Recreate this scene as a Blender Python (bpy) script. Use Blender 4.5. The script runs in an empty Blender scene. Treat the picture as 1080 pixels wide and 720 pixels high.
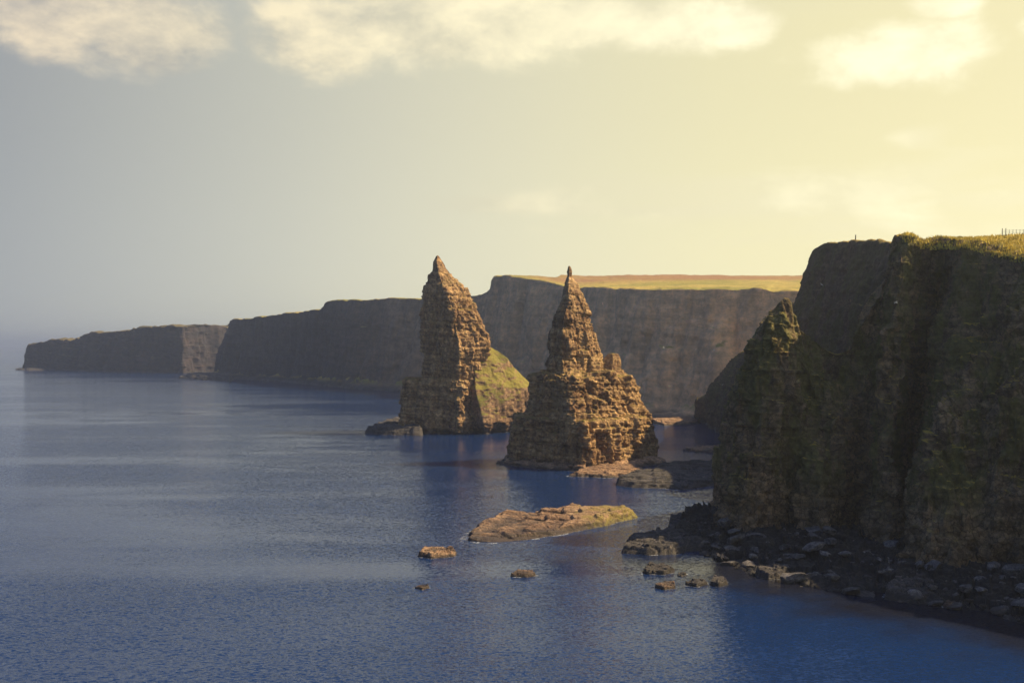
import bpy, math, random
import numpy as np
from mathutils import Vector

SC = bpy.context.scene
COL = SC.collection
rad = math.radians
F, PX0, PY0, CAMZ = 1200.0, 540.0, 363.5, 36.0


def W(px, py, d):
    """a sight measured on the photograph (pixel, distance) as a point of the place"""
    return np.array([(px - PX0) * d / F, d, CAMZ - (py - PY0) * d / F])


def dist(py, z=0.0):
    return (CAMZ - z) * F / (py - PY0)


def G(px, d, z):
    return np.array([(px - PX0) * d / F, d, z])


# ------------------------------------------------------------------ noise
def _hash(ix, iy, iz, seed=0):
    with np.errstate(over='ignore'):
        h = (ix.astype(np.int64) * 374761393 + iy.astype(np.int64) * 668265263 +
             iz.astype(np.int64) * 2147483647 + seed * 1274126177) & 0xFFFFFFFF
        h = ((h ^ (h >> 13)) * 1274126177) & 0xFFFFFFFF
        h = ((h ^ (h >> 16)) * 2246822519) & 0xFFFFFFFF
        h = h ^ (h >> 15)
    return (h & 0xFFFFFF).astype(np.float64) / 0xFFFFFF


def vnoise(P, seed=0):
    f = np.floor(P)
    t = P - f
    t = t * t * t * (t * (t * 6 - 15) + 10)
    i = f.astype(np.int64)
    x, y, z = i[:, 0], i[:, 1], i[:, 2]
    out = 0
    for dx in (0, 1):
        wx = t[:, 0] if dx else 1 - t[:, 0]
        for dy in (0, 1):
            wy = t[:, 1] if dy else 1 - t[:, 1]
            for dz in (0, 1):
                wz = t[:, 2] if dz else 1 - t[:, 2]
                out = out + wx * wy * wz * _hash(x + dx, y + dy, z + dz, seed)
    return out * 2 - 1


def fbm(P, octv=4, seed=0, gain=0.5):
    a, s, n = 1.0, 0.0, 0.0
    Q = P.copy()
    for k in range(octv):
        s = s + a * vnoise(Q, seed + k * 17)
        n += a
        a *= gain
        Q = Q * 2.03 + 11.7
    return s / n


def ridged(P, octv=4, seed=0):
    a, s, n = 1.0, 0.0, 0.0
    Q = P.copy()
    for k in range(octv):
        s = s + a * (1 - 2 * np.abs(vnoise(Q, seed + k * 31)))
        n += a
        a *= 0.5
        Q = Q * 2.1 + 5.3
    return s / n


LAYER = 0.24


def blocks(P, th, w, seed, groove=0.25, dip=0.05):
    """bedded, jointed rock: every bed is cut into blocks that stand in or out"""
    x, y, z = P[:, 0], P[:, 1], P[:, 2]
    wob = fbm(P / (w * 6.0), 2, seed + 5)
    s = (z + dip * x - 0.4 * dip * y + wob * th * 0.45) / th
    s = s + 0.33 * np.sin(s * 1.7 + seed)                    # beds of unequal thickness
    i = np.floor(s)
    f = s - i
    a = 0.55 + seed * 0.37
    li = i.astype(np.int64)
    u = (x * math.cos(a) + y * math.sin(a) + 0.28 * w * fbm(P / (w * 2.0), 2, seed + 9)) / w + _hash(li, li * 0, li * 0, seed) * 3
    v = (-x * math.sin(a) + y * math.cos(a) + 0.28 * w * fbm(P / (w * 2.0), 2, seed + 19)) / w + _hash(li, li * 0 + 3, li * 0, seed) * 3
    bu, bv = np.floor(u).astype(np.int64), np.floor(v).astype(np.int64)
    h = _hash(bu, bv, li, seed) * 2 - 1
    layer = _hash(li, li * 0 + 7, li * 0 + 1, seed) * 2 - 1
    e = np.minimum(f, 1 - f)
    eu = np.minimum(u - bu, 1 - (u - bu))
    ev = np.minimum(v - bv, 1 - (v - bv))
    g = 0.5 * np.exp(-(e / 0.09) ** 2) + 0.9 * np.exp(-(np.minimum(eu, ev) / 0.07) ** 2)
    return 0.75 * h + LAYER * layer - groove * g


# ------------------------------------------------------------------ meshes
def mesh_obj(name, V, faces, mat, parent=None, smooth=True):
    V = np.asarray(V, dtype=np.float32)
    faces = np.asarray(faces, dtype=np.int32)
    me = bpy.data.meshes.new(name)
    k = faces.shape[1]
    me.vertices.add(len(V))
    me.vertices.foreach_set('co', V.ravel())
    me.loops.add(faces.size)
    me.loops.foreach_set('vertex_index', faces.ravel())
    me.polygons.add(len(faces))
    me.polygons.foreach_set('loop_start', np.arange(0, faces.size, k, dtype=np.int32))
    me.polygons.foreach_set('loop_total', np.full(len(faces), k, dtype=np.int32))
    me.polygons.foreach_set('use_smooth', np.full(len(faces), smooth, dtype=bool))
    me.update(calc_edges=True)
    me.validate()
    if mat:
        me.materials.append(mat)
    o = bpy.data.objects.new(name, me)
    COL.objects.link(o)
    if parent:
        o.parent = parent
    return o


def grid_faces(R, C, closed=False):
    r = np.arange(R - 1)[:, None]
    c = np.arange(C if closed else C - 1)[None, :]
    a = r * C + c
    b = r * C + (c + 1) % C
    return np.stack([a, b, b + C, a + C], -1).reshape(-1, 4)


def grid_normals(P, closed=False):
    """P: R x C x 3"""
    if closed:
        dc = np.roll(P, -1, 1) - np.roll(P, 1, 1)
    else:
        dc = np.gradient(P, axis=1)
    dr = np.gradient(P, axis=0)
    n = np.cross(dc, dr)
    return n / (np.linalg.norm(n, axis=2, keepdims=True) + 1e-9)


def smooth_rows(P, it=1, closed=False):
    for _ in range(it):
        Q = P.copy()
        Q[1:-1] = 0.25 * P[:-2] + 0.5 * P[1:-1] + 0.25 * P[2:]
        P = Q
    return P


def catmull(P, n):
    """columns C x ... -> n samples, even in index-length"""
    C = P.shape[0]
    mid = P.reshape(C, -1, 3).mean(1)
    L = np.concatenate([[0], np.cumsum(np.linalg.norm(np.diff(mid, axis=0), axis=1) + 1e-3)])
    t = np.interp(np.linspace(0, L[-1], n), L, np.arange(C))
    i = np.clip(np.floor(t).astype(int), 0, C - 2)
    f = (t - i).reshape((-1,) + (1,) * (P.ndim - 1))
    p0, p1, p2, p3 = P[np.clip(i - 1, 0, C - 1)], P[i], P[i + 1], P[np.clip(i + 2, 0, C - 1)]
    k = 0.38
    m1, m2 = k * (p2 - p0), k * (p3 - p1)
    return ((2 * f ** 3 - 3 * f ** 2 + 1) * p1 + (f ** 3 - 2 * f ** 2 + f) * m1 +
            (-2 * f ** 3 + 3 * f ** 2) * p2 + (f ** 3 - f ** 2) * m2)


def loft(name, cols, ncol, segs, disp, mat, wrow, smooth=True, flip=False, rowsm=2, parent=None):
    """cols: list (along the coast) of lists (down from the back of the plateau ... to the foot).
    segs: samples between successive rows; wrow: strength of the rock relief at each row"""
    A = np.array(cols, dtype=float)                     # C x R x 3
    D = catmull(A, ncol).transpose(1, 0, 2)             # R x ncol x 3
    rows, wr = [], []
    for k, n in enumerate(segs):
        for j in range(n):
            t = j / n
            rows.append(D[k] * (1 - t) + D[k + 1] * t)
            wr.append(wrow[k] * (1 - t) + wrow[k + 1] * t)
    rows.append(D[-1]); wr.append(wrow[-1])
    P = smooth_rows(np.array(rows), rowsm)
    wr = np.array(wr)[:, None, None]
    N = grid_normals(P)
    if flip:
        N = -N
    R, C = P.shape[:2]
    for fn in disp:
        d = fn(P.reshape(-1, 3), N.reshape(-1, 3)).reshape(R, C, 1)
        P = P + N * (d - 0.6 * d.mean()) * wr
    P = P.reshape(-1, 3)
    o = mesh_obj(name, P, grid_faces(R, C), mat, parent, smooth)
    return o, P.reshape(R, C, 3), N


# ------------------------------------------------------------------ node helper
class S:
    """a socket that can be computed with"""
    def __init__(self, nt, sock):
        self.nt, self.s = nt, sock

    def _m(self, op, *a, clamp=False):
        n = self.nt.nodes.new('ShaderNodeMath')
        n.operation = op
        n.use_clamp = clamp
        for k, v in enumerate((self,) + a):
            if isinstance(v, S):
                self.nt.links.new(v.s, n.inputs[k])
            else:
                n.inputs[k].default_value = v
        return S(self.nt, n.outputs[0])

    def __add__(self, o): return self._m('ADD', o)
    __radd__ = __add__
    def __sub__(self, o): return self._m('SUBTRACT', o)
    def __rsub__(self, o): return (self * -1.0) + o
    def __mul__(self, o): return self._m('MULTIPLY', o)
    __rmul__ = __mul__
    def __truediv__(self, o): return self._m('DIVIDE', o)
    def max(self, o): return self._m('MAXIMUM', o)
    def min(self, o): return self._m('MINIMUM', o)
    def pow(self, o): return self._m('POWER', o)
    def sqrt(self): return self._m('SQRT')
    def sin(self): return self._m('SINE')
    def abs(self): return self._m('ABSOLUTE')
    def clamp(self): return self._m('ADD', 0.0, clamp=True)

    def step(self, lo, hi, a=0.0, b=1.0):
        n = self.nt.nodes.new('ShaderNodeMapRange')
        n.interpolation_type = 'SMOOTHSTEP'
        self.nt.links.new(self.s, n.inputs[0])
        for k, v in zip((1, 2, 3, 4), (lo, hi, a, b)):
            n.inputs[k].default_value = v
        return S(self.nt, n.outputs[0])


def nmix(nt, f, a, b, mode='MIX'):
    n = nt.nodes.new('ShaderNodeMix')
    n.data_type = 'RGBA'
    n.blend_type = mode
    for sock, v in ((n.inputs[0], f), (n.inputs[6], a), (n.inputs[7], b)):
        if isinstance(v, S):
            nt.links.new(v.s, sock)
        elif isinstance(v, (int, float)):
            sock.default_value = v
        else:
            sock.default_value = tuple(v) + (1,)
    return S(nt, n.outputs[2])


def nnoise(nt, vec, scale, detail=4, rough=0.55, dist_=0.0):
    n = nt.nodes.new('ShaderNodeTexNoise')
    n.inputs['Scale'].default_value = scale
    n.inputs['Detail'].default_value = detail
    n.inputs['Roughness'].default_value = rough
    n.inputs['Distortion'].default_value = dist_
    if vec is not None:
        nt.links.new(vec.s, n.inputs['Vector'])
    return S(nt, n.outputs[0])


def ncomb(nt, x, y, z):
    n = nt.nodes.new('ShaderNodeCombineXYZ')
    for k, v in enumerate((x, y, z)):
        if isinstance(v, S):
            nt.links.new(v.s, n.inputs[k])
        else:
            n.inputs[k].default_value = v
    return S(nt, n.outputs[0])


def nsep(nt, v):
    n = nt.nodes.new('ShaderNodeSeparateXYZ')
    nt.links.new(v.s, n.inputs[0])
    return [S(nt, o) for o in n.outputs]


def nramp(nt, f, stops, interp='LINEAR'):
    n = nt.nodes.new('ShaderNodeValToRGB')
    cr = n.color_ramp
    cr.interpolation = interp
    while len(cr.elements) < len(stops):
        cr.elements.new(0.5)
    for e, (p, c) in zip(cr.elements, stops):
        e.position = p
        e.color = tuple(c) + (1,)
    nt.links.new(f.s, n.inputs[0])
    return S(nt, n.outputs[0])


def new_mat(name):
    m = bpy.data.materials.new(name)
    m.use_nodes = True
    nt = m.node_tree
    b = nt.nodes['Principled BSDF']
    return m, nt, b


def rock_mat(name, dark, mid, light, moss=(0.075, 0.085, 0.022), dry=(0.16, 0.13, 0.04), lo=0.45, hi=0.75,
             moss_amount=0.0, moss_k=1.0, rim=(0.78, 0.92), scale=1.0, wet=2.2, bump=0.6, heath=None, coat=None, haze_glow=None, joints=1.0, tone=0.0, wet_col=(0.035, 0.03, 0.026)):
    """bedded sandstone; grass takes hold wherever the surface lies flat enough"""
    m, nt, b = new_mat(name)
    geo = nt.nodes.new('ShaderNodeNewGeometry')
    pos = S(nt, geo.outputs['Position'])
    nor = S(nt, geo.outputs['Normal'])
    x, y, z = nsep(nt, pos)
    nx, ny, nz = nsep(nt, nor)
    warp = nnoise(nt, pos, 0.05 / scale, 3)
    bz = z + x * 0.05 - y * 0.02 + warp * (2.0 * scale)
    beds = nnoise(nt, ncomb(nt, x * 0.03, y * 0.03, bz * 0.55 / scale), 1.0, 5, 0.65)
    blot = nnoise(nt, pos, 0.11 / scale, 5, 0.6)
    fine = nnoise(nt, pos, 0.9 / scale, 5, 0.65)
    streak = nnoise(nt, ncomb(nt, x * 0.5 / scale, y * 0.5 / scale, z * 0.05 / scale), 1.0, 4, 0.6)
    f = (beds * 0.4 + blot * 0.25 + fine * 0.4 + streak * 0.25 - 0.65) * 2.4 + (0.5 + tone)
    c = nramp(nt, f.clamp(), [(0.0, dark), (0.42, mid), (0.8, light), (1.0, [min(1, v * 1.25) for v in light])])
    # joints between blocks, each block a little different
    jit = nnoise(nt, pos, 0.5 / scale, 3, 0.6) * 0.9
    for ks, kz, kk in ((0.42, 0.42, 0.45 * joints), (1.1, 1.3, 0.55 * joints)):
        vc = ncomb(nt, x * (ks / scale) + jit, y * (ks / scale) + jit, bz * (kz / scale) + jit * 0.4)
        for feat in ('F1', 'DISTANCE_TO_EDGE'):
            vn = nt.nodes.new('ShaderNodeTexVoronoi')
            vn.feature = feat
            vn.inputs['Scale'].default_value = 1.0
            nt.links.new(vc.s, vn.inputs['Vector'])
            if feat == 'F1':
                r_ = nsep(nt, S(nt, vn.outputs['Color']))[0]
                tint = nramp(nt, r_, [(0.0, (0.68, 0.68, 0.7)), (0.5, (1, 1, 1)), (1.0, (1.32, 1.28, 1.22))])
                c = nmix(nt, 0.8 * joints, c, tint, 'MULTIPLY')
            else:
                ck = S(nt, vn.outputs['Distance']).step(0.0, 0.07, 1.0, 0.0)
                c = nmix(nt, ck * kk, c, [v * 0.6 for v in dark])
                joint = ck
    # lichen and bird-lime flecks
    fl = nnoise(nt, pos, 0.45 / scale, 6, 0.7).step(0.66, 0.74)
    c = nmix(nt, fl * 0.45, c, [min(1, v * 1.5 + 0.03) for v in light])
    if coat:        # turf and lichen clinging to the face in upright patches
        cm = nnoise(nt, ncomb(nt, x * 0.16, y * 0.16, z * 0.05), 1.0, 6, 0.68).step(0.42, 0.58) * z.step(5.0, 16.0)
        c = nmix(nt, cm * 0.82, c, nmix(nt, fine.step(0.3, 0.7), coat, [v * 1.9 for v in coat]))
    if haze_glow:        # warm sunlit haze painted into the rock colour, stronger along the coast
        c = nmix(nt, x.step(haze_glow[0], haze_glow[1]), c, nmix(nt, 1.0, c, haze_glow[2], 'MULTIPLY'))
    # grass and moss
    gn = nnoise(nt, pos, 0.16 / scale, 5, 0.65)
    gfine = nnoise(nt, pos, 1.4 / scale, 5, 0.7)
    mask = (nz + (gn - 0.5) * 1.1 + (gfine - 0.5) * 0.5 + moss_amount).step(lo, hi)
    mask = mask * z.step(2.5, 8.0) * moss_k
    rmask = (nz + (gfine - 0.5) * 0.35 + (gn - 0.5) * 0.25).step(rim[0], rim[1]) * z.step(4.0, 12.0)
    patch = nnoise(nt, pos, 0.06 / scale, 4, 0.6).step(0.38, 0.62)
    gcol = nmix(nt, patch, moss, dry)
    if heath:
        hm = y.step(heath[0], heath[1]) * x.step(-30.0, 60.0) * nnoise(nt, pos, 0.011, 4, 0.6).step(0.3, 0.6, 0.55, 1.0)
        gcol = nmix(nt, hm, gcol, heath[2])
    gcol = nmix(nt, 0.65, gcol, nramp(nt, gfine, [(0.25, (0.45, 0.45, 0.45)), (0.75, (1.4, 1.4, 1.4))]), 'MULTIPLY')
    c = nmix(nt, mask, c, gcol)
    c = nmix(nt, rmask, c, nmix(nt, 0.55 if not heath else 0.0, gcol, dry))
    # weed-dark band of the tide
    if wet:
        wl = (z + (gn - 0.5) * 2.5).step(wet * 0.35, wet * 1.3, 1.0, 0.0)
        c = nmix(nt, wl * 0.85, c, wet_col)
        nt.links.new((0.92 - wl * 0.4).s, b.inputs['Roughness'])
    else:
        b.inputs['Roughness'].default_value = 0.92
    nt.links.new(c.s, b.inputs['Base Color'])
    b.inputs['Specular IOR Level'].default_value = 0.25
    bp = nt.nodes.new('ShaderNodeBump')
    bp.inputs['Strength'].default_value = bump
    bp.inputs['Distance'].default_value = 0.5 * scale
    h = beds * 0.8 + fine * 0.7 + nnoise(nt, pos, 3.2 / scale, 4, 0.7) * 0.35 + streak * 0.3 - joint * (0.25 * joints)
    nt.links.new(h.s, bp.inputs['Height'])
    nt.links.new(bp.outputs[0], b.inputs['Normal'])
    return m


def plain_mat(name, col, rough=0.8, var=0.25, scale=4.0):
    m, nt, b = new_mat(name)
    tc = nt.nodes.new('ShaderNodeTexCoord')
    n = nnoise(nt, S(nt, tc.outputs['Object']), scale, 4)
    c = nramp(nt, n, [(0.3, [v * (1 - var) for v in col]), (0.7, [min(1, v * (1 + var)) for v in col])])
    nt.links.new(c.s, b.inputs['Base Color'])
    b.inputs['Roughness'].default_value = rough
    return m


def label(o, text, cat, group=None, kind=None):
    o['label'] = text
    if cat:
        o['category'] = cat
    if group:
        o['group'] = group
    if kind:
        o['kind'] = kind
    return o


def structure(o, text=None):
    o['kind'] = 'structure'
    if text:
        o['label'] = text
    return o


def empty(name, loc, text, cat, group=None):
    o = bpy.data.objects.new(name, None)
    o.location = loc
    COL.objects.link(o)
    return label(o, text, cat, group)


M_STACK = rock_mat('stack_sandstone', (0.032, 0.02, 0.014), (0.20, 0.112, 0.056), (0.60, 0.40, 0.19),
                   lo=0.50, hi=0.9, moss=(0.12, 0.115, 0.022), dry=(0.26, 0.19, 0.05), moss_k=0.45, bump=1.0, tone=0.08, joints=0.65)
M_STACKG = rock_mat('grassy_sandstone', (0.07, 0.045, 0.03), (0.25, 0.155, 0.09), (0.42, 0.28, 0.16),
                    lo=0.20, hi=0.62, moss=(0.13, 0.13, 0.025), dry=(0.27, 0.23, 0.05), bump=0.8)
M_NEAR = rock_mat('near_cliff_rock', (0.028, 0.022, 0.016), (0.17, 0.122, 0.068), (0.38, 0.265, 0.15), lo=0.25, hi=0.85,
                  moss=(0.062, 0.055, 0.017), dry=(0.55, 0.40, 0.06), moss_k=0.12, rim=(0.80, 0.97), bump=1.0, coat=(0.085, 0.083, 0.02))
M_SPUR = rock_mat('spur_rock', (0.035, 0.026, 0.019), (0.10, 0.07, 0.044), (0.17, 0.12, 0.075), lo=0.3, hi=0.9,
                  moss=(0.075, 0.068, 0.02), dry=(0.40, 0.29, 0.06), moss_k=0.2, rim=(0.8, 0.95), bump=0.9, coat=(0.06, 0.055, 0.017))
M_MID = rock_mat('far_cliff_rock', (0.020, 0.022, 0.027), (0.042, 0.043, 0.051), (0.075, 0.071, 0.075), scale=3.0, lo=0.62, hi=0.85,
                 moss=(0.26, 0.24, 0.055), dry=(0.42, 0.33, 0.09), joints=0.22, haze_glow=(-190.0, 80.0, (14.0, 9.0, 4.2)), heath=(700, 840, (0.30, 0.16, 0.075)), wet=3)
M_FAR = rock_mat('headland_rock', (0.018, 0.018, 0.021), (0.036, 0.033, 0.037), (0.075, 0.052, 0.044), scale=3.5, lo=0.7, hi=0.9,
                 moss=(0.09, 0.085, 0.03), dry=(0.15, 0.12, 0.05), wet=3, joints=0.4)
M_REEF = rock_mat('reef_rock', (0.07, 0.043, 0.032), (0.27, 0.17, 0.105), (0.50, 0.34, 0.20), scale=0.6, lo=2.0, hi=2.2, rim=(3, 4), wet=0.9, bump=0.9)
M_REEFG = rock_mat('weedy_reef_rock', (0.03, 0.02, 0.017), (0.20, 0.125, 0.08), (0.50, 0.34, 0.21), scale=0.6, lo=2.0, hi=2.2, rim=(3, 4), wet=1.25, bump=1.1, joints=0.6)  # tide band reaches higher, also painting the slabs' shaded front edges dark
M_SHADED = rock_mat('shaded_shore_rock', (0.022, 0.021, 0.021), (0.06, 0.056, 0.053), (0.13, 0.12, 0.115), scale=0.5, lo=2.0, hi=2.2, rim=(3, 4), wet=1.0)  # reef rock darkened in colour, shade painted in for the unlit rocks
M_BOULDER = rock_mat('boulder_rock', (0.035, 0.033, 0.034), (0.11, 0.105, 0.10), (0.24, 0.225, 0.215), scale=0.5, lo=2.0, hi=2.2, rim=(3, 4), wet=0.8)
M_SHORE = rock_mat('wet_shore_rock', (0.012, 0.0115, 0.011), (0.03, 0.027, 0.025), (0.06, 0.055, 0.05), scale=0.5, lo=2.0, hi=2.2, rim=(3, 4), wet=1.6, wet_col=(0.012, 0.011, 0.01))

# yellow-green weed on the landward end of the big reef
def weed_reef():
    nt = M_REEFG.node_tree
    b = nt.nodes['Principled BSDF']
    old = b.inputs['Base Color'].links[0].from_socket
    geo = nt.nodes.new('ShaderNodeNewGeometry')
    pos = S(nt, geo.outputs['Position'])
    x, y, z = nsep(nt, pos)
    n = nnoise(nt, pos, 0.25, 5, 0.65)
    k = (x + (n - 0.5) * 30).step(12, 24) * nnoise(nt, pos, 0.9, 5, 0.7).step(0.32, 0.58) * 0.75
    c = nmix(nt, k, S(nt, old), (0.27, 0.235, 0.045))
    nt.links.new(c.s, b.inputs['Base Color'])
weed_reef()


# ------------------------------------------------------------------ relief recipes
def big_relief(amp, s, seed, zs=0.25):
    return lambda P, N: amp * ridged(P / s * np.array([1, 1, zs]), 3, seed)


def lumps(amp, s, seed, octv=4):
    return lambda P, N: amp * fbm(P / s, octv, seed)


def beds(amp, th, w, seed, groove=0.25, dip=0.05):
    return lambda P, N: amp * blocks(P, th, w, seed, groove, dip)


WASH = []
# ------------------------------------------------------------------ sea stacks
def stack(name, D, rows, ncirc, dz, disp, mat, fdepth, bdepth, parent, seed, stepped=0.15, wash=0.0):
    """rows: (py, left px, foremost corner px, right px [, front depth factor]) from the top down"""
    zs, L, Fx, Rx, fd = [], [], [], [], []
    for r in rows:
        zs.append(CAMZ - (r[0] - PY0) * D / F)
        L.append((r[1] - PX0) * D / F); Fx.append((r[2] - PX0) * D / F); Rx.append((r[3] - PX0) * D / F)
        fd.append(r[4] if len(r) > 4 else 1.0)
    zs, L, Fx, Rx, fd = map(np.array, (zs, L, Fx, Rx, fd))
    zz = np.arange(zs[0], -3.0, -dz)
    # the outline climbs in beds: upright risers with ledges between them
    hb = 2.6 if zs[0] > 20 else 1.6
    q = zz / hb + 0.35 * np.sin(zz * 0.9 + seed)
    fl = np.floor(q)
    fr = np.clip((q - fl) / 0.22, 0, 1)
    zst = (fl + fr * fr * (3 - 2 * fr)) * hb - 0.35 * hb * np.sin(zz * 0.9 + seed)
    kq = stepped * np.clip((zs[0] - zz) / 14.0, 0, 1)
    zq = np.clip((1 - kq) * zz + kq * zst, zz.min(), zs[0])
    ip = lambda a: np.interp(-zq, -zs, a)
    L, Fx, Rx, fd = ip(L), ip(Fx), ip(Rx), ip(fd)
    wd = Rx - L
    n6 = ncirc // 6
    yf = D - fdepth * wd * fd
    yb = D + bdepth * wd * fd
    xb = L + 0.62 * wd
    t = np.arange(n6) / n6
    one = np.ones_like(L)
    pts = [(L, D - 0.13 * wd), (Fx, yf), (Rx, D - 0.04 * wd), (Rx - 0.04 * wd, D + 0.2 * wd), (xb, yb), (L + 0.03 * wd, D + 0.2 * wd)]
    P = np.zeros((len(zz), 6 * n6, 3))
    for k in range(6):
        (x0, y0), (x1, y1) = pts[k], pts[(k + 1) % 6]
        bulge = 0.05 * np.sin(np.pi * t)[None, :]
        ox, oy = (y1 - y0)[:, None], -(x1 - x0)[:, None]
        P[:, k * n6:(k + 1) * n6, 0] = x0[:, None] * (1 - t) + x1[:, None] * t + ox * bulge
        P[:, k * n6:(k + 1) * n6, 1] = y0[:, None] * (1 - t) + y1[:, None] * t + oy * bulge
    P[:, :, 2] = zz[:, None]
    for _ in range(max(2, ncirc // 90)):
        P = 0.25 * np.roll(P, 1, 1) + 0.5 * P + 0.25 * np.roll(P, -1, 1)
    N = grid_normals(P, True)
    # outward
    cx = P.mean(1, keepdims=True)
    sgn = np.sign(((P - cx) * N)[..., :2].sum(-1).mean())
    N = N * sgn
    R, C = P.shape[:2]
    amp = np.clip(wd / 22.0, 0.10, 1.0)[:, None, None]
    H = N.copy(); H[..., 2] *= 0.35
    H = H / np.linalg.norm(H, axis=2, keepdims=True)
    for fn in disp:
        d = fn(P.reshape(-1, 3), N.reshape(-1, 3)).reshape(R, C, 1)
        P = P + H * (d - d.mean()) * amp
    if wash:
        WASH.append((P[np.argmin(np.abs(zz - 0.1)), :, :2].copy(), wash))
    V = P.reshape(-1, 3)
    fc = grid_faces(R, C, True)
    top = P[0].mean(0) + np.array([0, 0, dz])
    V = np.vstack([V, top])
    o = mesh_obj(name, V, fc, mat, parent, True)
    # cap
    import bmesh
    bm = bmesh.new(); bm.from_mesh(o.data)
    bm.verts.ensure_lookup_table()
    tv = bm.verts[len(V) - 1]
    for c in range(C):
        bm.faces.new((bm.verts[c], bm.verts[(c + 1) % C], tv))
    bmesh.ops.recalc_face_normals(bm, faces=bm.faces)
    bm.to_mesh(o.data); bm.free()
    return o


def place(parent):
    """children are modelled in world coordinates; keep them there under a placed Empty"""
    for ch in parent.children:
        ch.matrix_parent_inverse = parent.matrix_world.inverted()


def settle(root):
    loc = root.location.copy()
    for o in COL.objects:
        if o.parent == root and o.type == 'MESH':
            me = o.data
            n = len(me.vertices)
            a = np.empty(n * 3, dtype=np.float32)
            me.vertices.foreach_get('co', a)
            a = a.reshape(-1, 3) - np.array(loc, dtype=np.float32)
            me.vertices.foreach_set('co', a.ravel())
            me.update()


def recentre(o, loc):
    me = o.data
    a = np.empty(len(me.vertices) * 3, dtype=np.float32)
    me.vertices.foreach_get('co', a)
    a = a.reshape(-1, 3) - np.array(loc, dtype=np.float32)
    me.vertices.foreach_set('co', a.ravel())
    me.update()
    o.location = loc


ROCKD = lambda s: [big_relief(1.5, 9, s, 0.08), lumps(0.6, 6, s + 3), beds(1.15, 13.0, 4.2, s + 8, 0.45), beds(0.9, 3.6, 3.6, s + 1, 0.4), beds(0.6, 1.5, 2.2, s + 2, 0.45),
                   beds(0.3, 0.65, 1.3, s + 4, 0.45), lumps(0.12, 0.7, s + 7, 3)]

# left, farther stack
D1 = 475
s1 = empty('sea_stack', (G(487, D1, 0)), 'tall leaning sea stack with a sharp tip and green grassy shoulder, the farther one', 'sea stack', 'pointed sea stacks')
rows = [(270, 460, 461.5, 463), (276, 457, 461, 467.5), (285, 455.6, 463, 473), (290, 453.7, 464, 477), (298, 453.7, 467, 483.5),
        (301, 451, 468, 487), (304, 450.5, 470, 490), (314, 450, 474, 495), (330, 448.5, 479, 506), (346, 449.5, 483, 511), (362, 448, 486, 517),
        (372, 448, 487, 515), (394, 447.5, 487, 511), (410, 447, 487, 509), (440, 446, 488, 509), (458, 445, 488, 509)]
stack('spire', D1, rows, 480, 0.30, ROCKD(3), M_STACK, 0.62, 0.4, s1, 3)
rows = [(398.5, 432, 482, 497), (400.5, 428, 484, 504), (410, 426.6, 485, 506), (429, 425, 486, 508), (442, 424, 487, 510), (455, 424, 487, 510), (462, 423, 487, 510)]
stack('plinth', D1 - 1, rows, 480, 0.30, ROCKD(8), M_STACK, 0.52, 0.4, s1, 8, wash=1.1)
rows = [(366, 508, 511, 517, .75), (371, 502, 507, 526, .75), (377, 496, 504, 534, .75), (386, 490, 502, 542, .75), (397, 487, 502, 551, .75), (409, 485, 503, 559.5, .8), (414, 485, 504, 560.5, .82),
        (429, 484, 508, 557, .95), (442, 484, 511, 555, 1.02), (449, 484, 512, 547, 1.06), (456, 484, 512, 542, 1.06), (462, 484, 512, 541, 1.06)]
stack('grassy_shoulder', D1 + 3.5, rows, 400, 0.30, [lumps(1.6, 14, 41, 3), big_relief(0.9, 7, 43, 0.3), lumps(0.5, 3, 44, 3), beds(0.35, 1.6, 2.6, 45, 0.3)], M_STACKG, 0.8, 0.4, s1, 40, 0.0, wash=1.1)
settle(s1)

# right, nearer stack
D2 = 351
s2 = empty('sea_stack', (G(615, D2, 0)), 'sunlit pointed sea stack with a knobbed tip above broad stepped ledges, the nearer of two', 'sea stack', 'pointed sea stacks')
rows = [(281, 599.6, 600.2, 601), (284, 599, 600.2, 602.3), (287, 598.3, 600, 603), (291, 598.6, 600, 603), (294, 597, 600, 605), (299, 595.5, 599, 609), (309, 593, 599, 615), (320, 590, 598, 619),
        (331, 584.5, 595, 622.5), (350, 582, 592, 627), (365, 580.5, 591, 631), (373, 580, 591, 635), (387, 578, 592, 642), (394, 577, 592, 648), (410, 576, 592, 655), (440, 575, 592, 660), (490, 575, 592, 660)]
stack('spire', D2, rows, 480, 0.22, ROCKD(13), M_STACK, 0.58, 0.4, s2, 13)
rows = [(373, 641, 645, 652), (377, 638, 646, 655), (387, 632, 645, 656), (394, 628, 645, 660), (405, 622, 643, 666), (418, 620, 641, 673), (440, 620, 641, 684), (490, 620, 640, 690)]
stack('side_crag', D2 + 1, rows, 320, 0.22, ROCKD(23), M_STACK, 0.42, 0.45, s2, 23)
rows = [(394.5, 573, 593, 655), (397.5, 561.5, 594, 661), (410, 560.5, 597, 669), (425, 560, 599, 677), (434, 559.5, 600, 682), (446, 559, 601, 686), (490, 559, 602, 690)]
stack('upper_ledge', D2 - 1, rows, 520, 0.22, ROCKD(33), M_STACK, 0.55, 0.42, s2, 33)
rows = [(437.5, 549, 610, 683), (440, 543.5, 611, 688), (452, 541, 612, 690), (470, 539.5, 613, 690.7), (481, 538, 614, 691), (492, 537, 614, 691)]
stack('lower_ledge', D2 - 2, rows, 560, 0.22, ROCKD(53), M_STACK, 0.5, 0.42, s2, 53)
rows = [(481.5, 545, 612, 693), (483, 535, 612, 697), (486, 529, 612, 701), (489, 526, 612, 703), (493, 526, 612, 703)]
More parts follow.
